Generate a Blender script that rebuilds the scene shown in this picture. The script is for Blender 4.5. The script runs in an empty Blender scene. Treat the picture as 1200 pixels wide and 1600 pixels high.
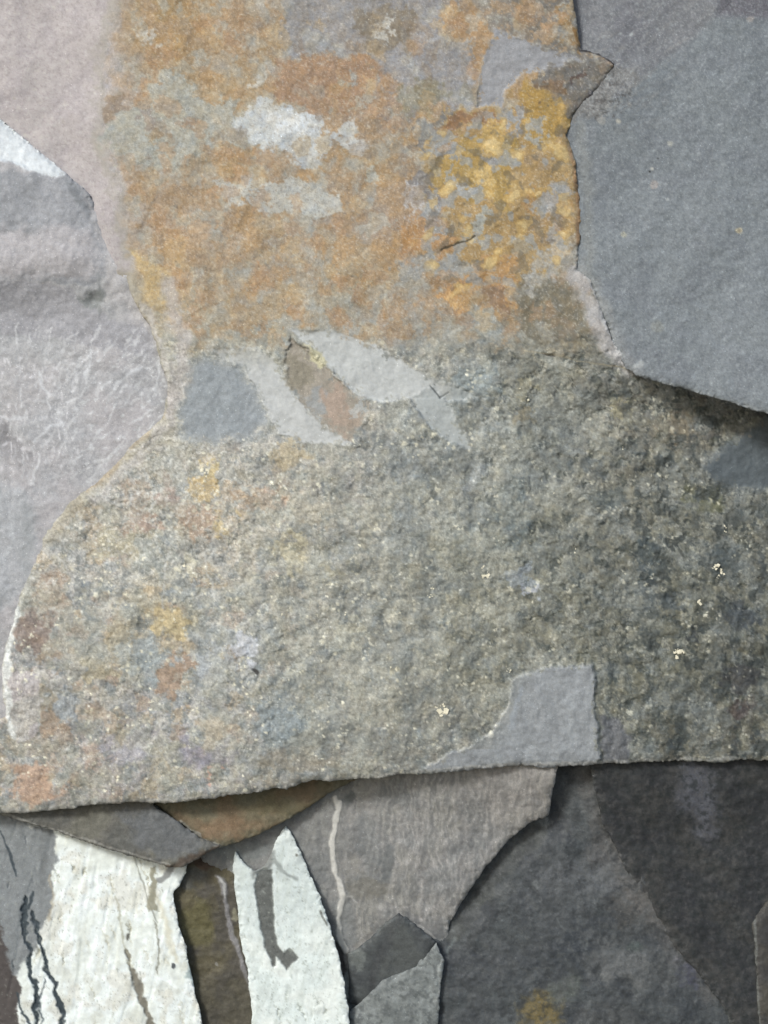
import bpy, math
import numpy as np

# ------------------------------------------------------------------ camera, sky, sun, exposure
SC = bpy.context.scene
COL = SC.collection
D = 2.2                                   # metres from the lens to the plane of the rock face
ZC = 1.45                                 # height of the lens above the ground
cam_d = bpy.data.cameras.new('camera')
cam = bpy.data.objects.new('camera', cam_d); COL.objects.link(cam)
cam.location = (0, -D, ZC); cam.rotation_euler = (math.radians(90), 0, 0)
cam_d.sensor_fit = 'VERTICAL'; cam_d.sensor_height = 24.0
cam_d.lens = 24.0 * D / 1.6
cam_d.clip_start = 0.01; cam_d.clip_end = 200
SC.camera = cam
SC.render.resolution_x = 768; SC.render.resolution_y = 1024

SUN_EL = math.radians(33)                 # height of the sun
SUN_AZ = math.radians(32)                 # degrees to the left of straight behind the camera
Ls = np.array([-math.sin(SUN_AZ)*math.cos(SUN_EL), -math.cos(SUN_AZ)*math.cos(SUN_EL), math.sin(SUN_EL)])
w = bpy.data.worlds.new('World'); SC.world = w; w.use_nodes = True
nt = w.node_tree; nt.nodes.clear()
sky = nt.nodes.new('ShaderNodeTexSky'); sky.sky_type = 'NISHITA'; sky.sun_disc = False
sky.sun_elevation = SUN_EL; sky.sun_rotation = math.atan2(Ls[0], Ls[1]); sky.dust_density = 2.0; sky.air_density = 1.0; sky.ozone_density = 1.0
bg = nt.nodes.new('ShaderNodeBackground'); bg.inputs[1].default_value = 0.11
wo = nt.nodes.new('ShaderNodeOutputWorld')
nt.links.new(sky.outputs[0], bg.inputs[0]); nt.links.new(bg.outputs[0], wo.inputs[0])
sun_d = bpy.data.lights.new('sun', 'SUN'); sun_d.energy = 2.0; sun_d.angle = math.radians(11); sun_d.color = (1.0, 0.98, 0.955)
sun = bpy.data.objects.new('sun', sun_d); COL.objects.link(sun)
from mathutils import Vector
sun.rotation_euler = Vector(Ls.tolist()).to_track_quat('Z', 'Y').to_euler(); sun.location = (-3, -4, 5)
SC.view_settings.view_transform = 'Standard'; SC.view_settings.look = 'None'
SC.view_settings.exposure = 0.62; SC.view_settings.gamma = 1.0

# ------------------------------------------------------------------ numeric noise
f32 = np.float32
_tab = {}
def _table(seed):
    if seed not in _tab:
        r = np.random.RandomState(seed * 7919 + 13)
        a = r.rand(256, 256) * 2 * math.pi
        _tab[seed] = (np.cos(a).astype(f32), np.sin(a).astype(f32), r.rand(256, 256).astype(f32), r.rand(256, 256).astype(f32), r.rand(256, 256).astype(f32))
    return _tab[seed]
def gnoise(x, y, seed):
    cx, sx, *_ = _table(seed)
    xi = np.floor(x).astype(np.int32); yi = np.floor(y).astype(np.int32)
    fx = (x - xi).astype(f32); fy = (y - yi).astype(f32)
    u = fx*fx*fx*(fx*(fx*6-15)+10); v = fy*fy*fy*(fy*(fy*6-15)+10)
    def g(i, j):
        a = (xi+i) & 255; b = (yi+j) & 255
        return cx[a, b]*(fx-i) + sx[a, b]*(fy-j)
    n0 = g(0,0)*(1-u) + g(1,0)*u; n1 = g(0,1)*(1-u) + g(1,1)*u
    return (n0*(1-v) + n1*v) * 1.5
def fbm(x, y, s, seed, octv=4, gain=0.5):
    r = 0; a = 1.0; t = 0
    for k in range(octv):
        r = r + a*gnoise(x/s + 17.3*k, y/s - 9.1*k, seed+k); t += a*0.75
        a *= gain; s = s/2.03
    return r/t
def ridged(x, y, s, seed, octv=3):
    r = 0; a = 1.0; t = 0
    for k in range(octv):
        r = r + a*(1-np.abs(gnoise(x/s+5.7*k, y/s+3.3*k, seed+k))*1.8); t += a
        a *= 0.5; s /= 2.1
    return r/t
def worley(x, y, s, seed):
    _, _, ra, rb, rc = _table(seed)
    x = x/s; y = y/s
    xi = np.floor(x).astype(np.int32); yi = np.floor(y).astype(np.int32)
    f1 = np.full(x.shape, 9, f32); f2 = f1.copy(); idv = np.zeros(x.shape, f32)
    for i in (-1, 0, 1):
        for j in (-1, 0, 1):
            a = (xi+i) & 255; b = (yi+j) & 255
            d = np.hypot(xi+i+ra[a, b]-x, yi+j+rb[a, b]-y).astype(f32)
            n = d < f1
            f2 = np.where(n, f1, np.minimum(f2, d)); idv = np.where(n, rc[a, b], idv); f1 = np.where(n, d, f1)
    return f1, f2, idv
def ss(x, a, b):
    t = np.clip((x-a)/(b-a), 0, 1); return t*t*(3-2*t)
def poly_sdf(X, Y, P):
    P = np.asarray(P, float); n = len(P)
    d = np.full(X.shape, 1e12); inside = np.zeros(X.shape, bool)
    for i in range(n):
        ax, ay = P[i]; bx, by = P[(i+1) % n]
        ex, ey = bx-ax, by-ay
        t = np.clip(((X-ax)*ex + (Y-ay)*ey)/(ex*ex+ey*ey+1e-9), 0, 1)
        d = np.minimum(d, (X-ax-t*ex)**2 + (Y-ay-t*ey)**2)
        c = ((ay > Y) != (by > Y))
        if ey != 0: inside ^= c & (X < (bx-ax)*(Y-ay)/ey + ax)
    d = np.sqrt(d); return np.where(inside, -d, d)
def line_dist(X, Y, P):
    d = np.full(X.shape, 1e12)
    for (ax, ay), (bx, by) in zip(P[:-1], P[1:]):
        ex, ey = bx-ax, by-ay
        t = np.clip(((X-ax)*ex + (Y-ay)*ey)/(ex*ex+ey*ey+1e-9), 0, 1)
        d = np.minimum(d, (X-ax-t*ex)**2 + (Y-ay-t*ey)**2)
    return np.sqrt(d)
def soften(c, k=.80):
    g = c.mean(-1, keepdims=True); return g + (c-g)*k
def to_lin(c):
    c = np.clip(c, 0, 255)/255.0
    return np.where(c <= 0.04045, c/12.92, ((c+0.055)/1.055)**2.4)

class Paint:
    """mineral colours, painted light and shade of one rock face, laid down stain by stain (sRGB 0-255)"""
    def __init__(s, X, Y, base):
        s.X, s.Y = X, Y
        s.c = np.zeros(X.shape+(3,), f32) + np.asarray(base, f32)
        s.w1 = fbm(X, Y, 34, 301, 4, .6); s.w2 = fbm(X, Y, 34, 311, 4, .6)
        s.w3 = fbm(X, Y, 9, 321, 3, .7); s.w4 = fbm(X, Y, 9, 331, 3, .7); s.h = np.zeros(X.shape, f32)
    def box(s, P, m):
        P = np.asarray(P); b = (P[:,0].min()-m, P[:,0].max()+m, P[:,1].min()-m, P[:,1].max()+m)
        cols = np.where((s.X[0] > b[0]) & (s.X[0] < b[1]))[0]; rows = np.where((s.Y[:,0] > b[2]) & (s.Y[:,0] < b[3]))[0]
        if len(cols) < 2 or len(rows) < 2: return None
        return (slice(rows[0], rows[-1]+1), slice(cols[0], cols[-1]+1))
    def mix(s, sl, m, rgb):
        m = m[..., None]; s.c[sl] = s.c[sl]*(1-m) + np.asarray(rgb, f32)*m
    def poly(s, P, rgb, soft=6, warp=9, a=1.0, raise_=0):
        sl = s.box(P, 30+warp*2)
        if sl is None: return
        d = poly_sdf(s.X[sl]+s.w1[sl]*warp*2.4, s.Y[sl]+s.w2[sl]*warp*2.4, P) + (s.w3[sl]*.9+s.w4[sl]*.5)*warp*.7
        m = ss(-d, -soft/2, soft/2)*a
        s.mix(sl, m, rgb)
        if raise_: s.h[sl] += m*raise_
    def blob(s, x, y, rx, ry, rgb, soft=7, warp=7, a=1.0, ang=0, raise_=0):
        t = np.arange(10)*2*math.pi/10; ca, sa = math.cos(math.radians(ang)), math.sin(math.radians(ang))
        P = [(x+rx*math.cos(k)*ca-ry*math.sin(k)*sa, y+rx*math.cos(k)*sa+ry*math.sin(k)*ca) for k in t]
        s.poly(P, rgb, soft, warp, a, raise_)
    def line(s, P, wd, rgb, soft=3, warp=4, a=1.0, sink=0):
        sl = s.box(P, 30+wd+warp*2)
        if sl is None: return
        d = line_dist(s.X[sl]+s.w1[sl]*warp*2, s.Y[sl]+s.w2[sl]*warp*2, P)
        wv = wd/2*(1+0.7*s.w2[sl])
        m = (1-ss(d, wv-soft/2, wv+soft/2))*a
        s.mix(sl, m, rgb); s.h[sl] -= m*sink
    def add(s, f, rgb):
        s.c += f[..., None]*np.asarray(rgb, f32)
    def wash(s, m, rgb): m = np.clip(m, 0, 1).astype(f32)[..., None]; s.c = s.c*(1-m) + np.asarray(rgb, f32)*m

# ------------------------------------------------------------------ materials
def stone_material(name, rough=0.72, spec=0.35, grain=0.18, bump=0.35, glint=0.03, grain_scale=520):
    m = bpy.data.materials.new(name); m.use_nodes = True; t = m.node_tree; N = t.nodes; L = t.links
    b = N['Principled BSDF']
    at = N.new('ShaderNodeAttribute'); at.attribute_name = 'stone'
    tc = N.new('ShaderNodeTexCoord')
    n1 = N.new('ShaderNodeTexNoise'); n1.inputs['Scale'].default_value = grain_scale; n1.inputs['Detail'].default_value = 4; n1.inputs['Roughness'].default_value = .7
    n2 = N.new('ShaderNodeTexNoise'); n2.inputs['Scale'].default_value = 95; n2.inputs['Detail'].default_value = 6; n2.inputs['Roughness'].default_value = .65
    vo = N.new('ShaderNodeTexVoronoi'); vo.inputs['Scale'].default_value = 420
    for q in (n1, n2, vo): L.new(tc.outputs['Object'], q.inputs['Vector'])
    mr = N.new('ShaderNodeMapRange'); mr.inputs[1].default_value = .25; mr.inputs[2].default_value = .75; mr.inputs[3].default_value = 1-grain; mr.inputs[4].default_value = 1+grain
    L.new(n1.outputs['Fac'], mr.inputs[0])
    mr2 = N.new('ShaderNodeMapRange'); mr2.inputs[1].default_value = .3; mr2.inputs[2].default_value = .7; mr2.inputs[3].default_value = 1-grain*.7; mr2.inputs[4].default_value = 1+grain*.7
    L.new(n2.outputs['Fac'], mr2.inputs[0])
    mu = N.new('ShaderNodeMath'); mu.operation = 'MULTIPLY'; L.new(mr.outputs[0], mu.inputs[0]); L.new(mr2.outputs[0], mu.inputs[1])
    vm = N.new('ShaderNodeVectorMath'); vm.operation = 'SCALE'; L.new(at.outputs['Color'], vm.inputs[0]); L.new(mu.outputs[0], vm.inputs['Scale'])
    # painted glints: a few voronoi cells lightened
    sep = N.new('ShaderNodeSeparateColor'); L.new(vo.outputs['Color'], sep.inputs[0])
    gt = N.new('ShaderNodeMath'); gt.operation = 'GREATER_THAN'; gt.inputs[1].default_value = 1-glint; L.new(sep.outputs[0], gt.inputs[0])
    ds = N.new('ShaderNodeMath'); ds.operation = 'LESS_THAN'; ds.inputs[1].default_value = .38; L.new(vo.outputs['Distance'], ds.inputs[0])
    gm = N.new('ShaderNodeMath'); gm.operation = 'MULTIPLY'; L.new(gt.outputs[0], gm.inputs[0]); L.new(ds.outputs[0], gm.inputs[1])
    gs = N.new('ShaderNodeMath'); gs.operation = 'MULTIPLY'; gs.inputs[1].default_value = .45; L.new(gm.outputs[0], gs.inputs[0])
    mx = N.new('ShaderNodeMix'); mx.data_type = 'RGBA'; L.new(gs.outputs[0], mx.inputs[0]); L.new(vm.outputs[0], mx.inputs[6]); g2 = N.new('ShaderNodeVectorMath'); g2.operation = 'SCALE'; g2.inputs['Scale'].default_value = 2.1; L.new(vm.outputs[0], g2.inputs[0]); L.new(g2.outputs[0], mx.inputs[7])
    L.new(mx.outputs[2], b.inputs['Base Color'])
    b.inputs['Roughness'].default_value = rough; b.inputs['Specular IOR Level'].default_value = spec
    rr = N.new('ShaderNodeMapRange'); rr.inputs[1].default_value = .3; rr.inputs[2].default_value = .7; rr.inputs[3].default_value = rough+.1; rr.inputs[4].default_value = rough-.18
    L.new(n2.outputs['Fac'], rr.inputs[0]); L.new(rr.outputs[0], b.inputs['Roughness'])
    ad = N.new('ShaderNodeMath'); ad.operation = 'MULTIPLY_ADD'; ad.inputs[1].default_value = 2.2; L.new(n2.outputs['Fac'], ad.inputs[0]); L.new(n1.outputs['Fac'], ad.inputs[2])
    bp = N.new('ShaderNodeBump'); bp.inputs['Strength'].default_value = bump; bp.inputs['Distance'].default_value = .0014
    L.new(ad.outputs[0], bp.inputs['Height']); L.new(bp.outputs[0], b.inputs['Normal'])
    return m
MAT = {
    'mottled': stone_material('mottled_stone', .7, .35, .22, .5, .03),
    'rust': stone_material('rust_stained_stone', .78, .25, .19, .45, .012),
    'smooth': stone_material('smooth_grey_stone', .7, .35, .2, .35, .03),
    'pale': stone_material('pale_stone', .75, .3, .08, .25, .004),
    'quartz': stone_material('white_quartz', .6, .4, .07, .18, .0),
    'dark': stone_material('dark_stone', .72, .3, .26, .4, .012),
}
def crystal_material():
    m = bpy.data.materials.new('golden_mineral'); m.use_nodes = True; t = m.node_tree
    b = t.nodes['Principled BSDF']; n = t.nodes.new('ShaderNodeTexNoise'); n.inputs['Scale'].default_value = 300
    r = t.nodes.new('ShaderNodeValToRGB'); r.color_ramp.elements[0].color = (.36, .34, .25, 1); r.color_ramp.elements[1].color = (.72, .7, .55, 1)
    r.color_ramp.elements[0].position = .35; r.color_ramp.elements[1].position = .6
    t.links.new(n.outputs['Fac'], r.inputs[0]); t.links.new(r.outputs[0], b.inputs['Base Color']); b.inputs['Roughness'].default_value = .38
    b.inputs['Specular IOR Level'].default_value = .7
    return m
MAT['crystal'] = crystal_material()

# ------------------------------------------------------------------ rock builder
def to_world(X, Y, H):
    y = -H/1000.0; f = (D+y)/D
    return (X-600)/1000.0*f, y, ZC + (800-Y)/1000.0*f
def axis(a, b, lo, hi, step):
    """grid lines: fine where the camera looks, growing coarser away from it"""
    s = max(a, lo-40); e = min(b, hi+40)
    v = list(np.arange(s, e+step*.5, step)); st = step
    while v[-1] < b: st = min(st*1.12, 14); v.append(v[-1]+st)
    st = step
    while v[0] > a: st = min(st*1.12, 14); v.insert(0, v[0]-st)
    return np.array(v)
def mesh_obj(name, V, F, C, mat, parent, loc):
    me = bpy.data.meshes.new(name)
    V = (V - np.asarray(loc)).astype(f32)
    me.vertices.add(len(V)); me.vertices.foreach_set('co', V.ravel())
    me.loops.add(F.size); me.loops.foreach_set('vertex_index', F.astype(np.int32).ravel())
    me.polygons.add(len(F)); me.polygons.foreach_set('loop_start', np.arange(0, F.size, 4, dtype=np.int32))
    me.polygons.foreach_set('loop_total', np.full(len(F), 4, np.int32))
    me.polygons.foreach_set('use_smooth', np.ones(len(F), bool))
    me.update(calc_edges=True)
    ca = me.color_attributes.new('stone', 'FLOAT_COLOR', 'POINT')
    ca.data.foreach_set('color', np.concatenate([C, np.ones((len(C), 1))], 1).astype(f32).ravel())
    me.materials.append(mat)
    o = bpy.data.objects.new(name, me); COL.objects.link(o)
    if parent is not None: o.parent = parent
    else: o.location = loc
    return o
GAIN = np.array((.68, .705, .715))                               # colour as seen on a sunlit face -> base colour
AMB = 0.45
def build_rock(name, label, cat, outline, fn, mat, parts=None, step=1.6, warp=5, edge=(4, 4), back=260, wscale=60, group=None, jagged=1.0, comp=0.7):
    """outline in face coordinates (1 unit = 1 mm of rock face, y down). fn -> (broad height, detail height, Paint)"""
    P = np.asarray(outline, float)
    xs = axis(P[:,0].min()-12, P[:,0].max()+12, 0, 1200, step); ys = axis(P[:,1].min()-12, P[:,1].max()+12, 0, 1600, step)
    X, Y = np.meshgrid(xs, ys)
    s0 = sum(map(ord, label)) % 50
    wx = fbm(X, Y, wscale, 41+s0, 5, .55)*warp; wy = fbm(X, Y, wscale, 61+s0, 5, .55)*warp
    jag = ridged(X, Y, 16, 71+s0, 3)*1.6*jagged; wx = wx + jag; wy = wy - jag*.6 + fbm(X, Y, 9, 75+s0, 3, .6)*1.6*jagged
    sd = poly_sdf(X+wx, Y+wy, P)
    cs = (sd[:-1,:-1]+sd[1:,:-1]+sd[:-1,1:]+sd[1:,1:])/4 < 0
    # snap the rim vertices to the outline
    cin = np.zeros(sd.shape, bool); cout = np.zeros(sd.shape, bool)
    for a in (slice(0,-1), slice(1,None)):
        for b in (slice(0,-1), slice(1,None)):
            cin[a, b] |= cs; cout[a, b] |= ~cs
    rim = cin & cout
    gy, gx = np.gradient(sd, ys, xs); g2 = np.maximum(gx*gx+gy*gy, .2)
    hxs = step*1.2
    X = X - np.where(rim, np.clip(sd*gx/g2, -hxs, hxs), 0); Y = Y - np.where(rim, np.clip(sd*gy/g2, -hxs, hxs), 0)
    sdc = np.where(rim, 0, np.minimum(sd, 0))
    hb, hd, pt = fn(X, Y, sdc)
    chipn = fbm(X, Y, 15, 81+s0, 4, .6)
    chips = ss(chipn, .0, .12)*np.exp(sdc/5.5)*jagged
    H = hb + hd + pt.h - edge[0]*np.exp(sdc/edge[1]) - 2.6*chips
    pt.wash(.28*chips + .2*np.exp(sdc/1.6)*ss(fbm(X, Y, 24, 85+s0, 3), -.1, .2)*jagged, pt.c*.55 + np.array((92, 92, 89), f32))
    hy, hx = np.gradient(hb, ys, xs)
    nn = np.sqrt(hx*hx+hy*hy+1)
    lam = np.maximum((-hx*Ls[0] - Ls[1] + hy*Ls[2])/nn, 0)/(-Ls[1])
    E = AMB + (1-AMB)*lam
    alb = np.clip(to_lin(soften(pt.c))*GAIN/(E[..., None]**comp), .012, .88)
    wxx, wyy, wzz = to_world(X, Y, H)
    V = np.stack([wxx, wyy, wzz], -1).reshape(-1, 3); C = alb.reshape(-1, 3)
    ny, nx = X.shape; idx = np.arange(ny*nx).reshape(ny, nx)
    quads = np.stack([idx[:-1,:-1], idx[1:,:-1], idx[1:,1:], idx[:-1,1:]], -1)
    used = V.reshape(ny, nx, 3)[rim | cin]
    base = np.array([used[:,0].mean(), used[:,1].max(), used[:,2].min()])
    lab = np.zeros(cs.shape, int)
    pl = [] if parts is None else parts
    Xc = (X[:-1,:-1]+X[1:,1:])/2; Yc = (Y[:-1,:-1]+Y[1:,1:])/2
    for k in range(len(pl)-1, 0, -1):
        lab[pl[k][1](Xc, Yc)] = k
    root = None
    if pl:
        root = bpy.data.objects.new(name, None); root.empty_display_size = .1; COL.objects.link(root); root.location = base
    # rim edges -> side walls running back into the cliff
    cpad = np.pad(cs, 1)
    E_ = []
    for (dy, dx, i0, i1) in ((-1,0,3,0), (1,0,1,2), (0,-1,0,1), (0,1,2,3)):
        nb = cpad[1+dy:1+dy+cs.shape[0], 1+dx:1+dx+cs.shape[1]]
        q = cs & ~nb
        E_.append(np.concatenate([quads[q][:, [i0, i1]], lab[q][:, None]], 1))
    E_ = np.concatenate(E_)
    objs = []
    SX, SY = X.ravel(), Y.ravel(); HH = H.ravel(); GX = (gx/np.sqrt(g2)).ravel(); GY = (gy/np.sqrt(g2)).ravel()
    for k in range(max(1, len(pl))):
        fq = quads[cs & (lab == k)]
        if len(fq) == 0: continue
        ed = E_[E_[:,2] == k][:, :2]
        u, inv = np.unique(fq.ravel(), return_inverse=True)
        Vk = V[u]; Ck = C[u]; Fk = inv.reshape(-1, 4)
        if len(ed):
            eu, einv = np.unique(ed.ravel(), return_inverse=True); einv = einv.reshape(-1, 2)
            row = np.searchsorted(u, eu)
            for dep in (5, 14, 34, 80, 150, back):
                jit = fbm(SX[eu], SY[eu]+dep*3, 22, 91+dep % 7, 3, .6)
                inw = dep*.10 + jit*min(dep*.22, 9)
                x2 = SX[eu]-GX[eu]*inw; y2 = SY[eu]-GY[eu]*inw
                wv = to_world(x2, y2, HH[eu]-dep)
                st = len(Vk)
                Vk = np.concatenate([Vk, np.stack(wv, -1)]); Ck = np.concatenate([Ck, C[eu]*(1+.25*jit[:, None])])
                nw = st + np.arange(len(eu))
                a, b = row[einv[:,0]], row[einv[:,1]]; c, d = nw[einv[:,1]], nw[einv[:,0]]
                Fk = np.concatenate([Fk, np.stack([b, a, d, c], -1)])
                row = nw
        if root is None:
            o = mesh_obj(name, Vk, Fk, Ck, MAT[mat], None, base)
        else:
            o = mesh_obj(pl[k][0], Vk, Fk, Ck, MAT[pl[k][2] or mat], root, base)
            if len(pl[k]) > 3 and pl[k][3]: o['label'] = pl[k][3]
        objs.append(o)
    top = root or objs[0]
    top['label'] = label; top['category'] = cat
    if group: top['group'] = group
    build_rock.last = (top, base, lambda x, y: None)
    return top

def inside(P, m=0): return lambda X, Y: poly_sdf(X, Y, P) < m
def plane(X, Y, x0, y0, a, b, c=0): return c + a*(X-x0) + b*(Y-y0)

# colours read off the face at a 100 mm spacing, light falloff to the right painted in (rows from y=50, columns from x=50)
GRID = '''
183172172 186176172 180150105 178148112 166155138 152148142 150142140 152142128 128122112 116114112 110112120 100098110
186174172 188178174 178156124 172158132 172152126 168138108 155148142 150148150 150130100 118116112 115120128 112116126
192184182 190180176 175164146 180155118 178158132 172152122 160140115 180148088 168140098 150135110 120126132 116122130
190184182 182176174 185158125 180155125 172155132 168150128 172142112 180148102 176146102 140130115 124130136 120128134
190184182 186180172 192164122 178160132 172158135 170158132 165150130 180148104 150142124 135132122 126132138 122130136
178176170 180174160 176170150 166164150 162162150 170170164 160158148 150152145 138136122 138136130 122130136 125132140
186180172 188180168 182174158 160160156 170170166 164158146 156160156 146151148 131135128 126124112 113109098 106104099
190184176 186178168 184177164 190182168 172166152 160158152 151153147 141145140 127131125 119118107 110110098 098103100
184178170 183176167 180178170 186172152 171170160 161160151 150152142 138142132 121124113 113114104 106108098 097099091
168158148 176172164 184172144 178178172 168168158 158158148 148148136 136136121 122122107 109110098 100102090 091093084
178172168 170162150 163165166 168170168 160164158 152152142 142142130 130130115 120120108 106107093 096098086 086088080
172164156 165158154 160158160 158155150 150152146 146146138 140138128 136137132 120122116 104106096 094094084 084084076
168160154 164156150 158154152 154150146 148148144 144144138 138136130 132134130 118120116 100102096 092092086 080080076'''
GR = np.array([[[int(c[i:i+3]) for i in (0, 3, 6)] for c in r.split()] for r in GRID.split('\n') if r.strip()], float)
def grid_colour(X, Y):
    u = np.clip((X-50)/100, 0, GR.shape[1]-1.001); v = np.clip((Y-50)/100, 0, GR.shape[0]-1.001)
    i = u.astype(int); j = v.astype(int); fu = ss(u-i, 0, 1)[..., None]; fv = ss(v-j, 0, 1)[..., None]
    return ((GR[j, i]*(1-fu)+GR[j, i+1]*fu)*(1-fv) + (GR[j+1, i]*(1-fu)+GR[j+1, i+1]*fu)*fv).astype(f32)

# ------------------------------------------------------------------ the big mottled slab
SCARS = {
 'blue':  [(296,570),(330,560),(372,572),(396,598),(425,660),(392,684),(345,694),(288,690),(278,650)],
 'pale':  [(330,548),(392,545),(428,560),(448,590),(470,630),(512,668),(548,690),(520,696),(478,692),(440,680),(425,655),(402,610),(380,576)],
 'inset': [(456,530),(480,548),(520,585),(545,610),(580,632),(566,660),(548,690),(512,668),(470,630),(448,590),(446,556)],
 'long':  [(452,516),(500,514),(545,523),(600,548),(652,578),(700,600),(755,622),(700,626),(640,622),(585,628),(546,608),(520,580),(486,545)],
 'small': [(644,616),(676,604),(700,632),(722,668),(738,706),(706,692),(676,670),(652,640)],
 'wedge': [(772,44),(792,52),(870,80),(912,92),(880,100),(815,118),(792,142),(784,166),(744,168),(750,116)],
 'plate': [(800,1062),(838,1046),(892,1040),(926,1041),(930,1095),(934,1150),(936,1205),(780,1215),(700,1215),(660,1204),(700,1178),(764,1150),(790,1110)],
 'chip':  [(1200,648),(1168,672),(1122,706),(1098,730),(1120,756),(1165,765),(1260,760),(1300,640)],
}
SLAB = [(-420,-420),(870,-420),(885,-60),(900,20),(908,74),(936,84),(960,100),(950,124),(926,152),(895,180),(884,210),(900,250),(906,310),(908,380),(902,420),(925,440),
 (942,490),(962,540),(1000,560),(1240,600),(1650,660),(1650,1180),(1200,1189),(1100,1189),(982,1191),(930,1195),(860,1198),(780,1198),(700,1204),(600,1214),(520,1219),(488,1221),(450,1230),(430,1229),
 (392,1241),(300,1249),(258,1254),(200,1253),(130,1259),(60,1268),(0,1269),(-30,1272),(-420,1290),(-420,1150),(-30,1130),(8,1120),(2,1040),(12,1000),(26,950),(52,885),(66,838),(110,785),(150,755),(205,700),(256,652),(262,600),(250,560),(236,510),(196,440),(150,420),(60,340),(-60,270),(-420,100)]
def scar_mask(p, X, Y, nm, soft):
    """broken rim of a scar: the same ragged outline for its relief and its clean stone"""
    d = poly_sdf(X + p.w1*7 + p.w3*2.5, Y + p.w2*7 + p.w4*2.5, SCARS[nm])
    return ss(-d, -soft, soft), d
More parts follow.
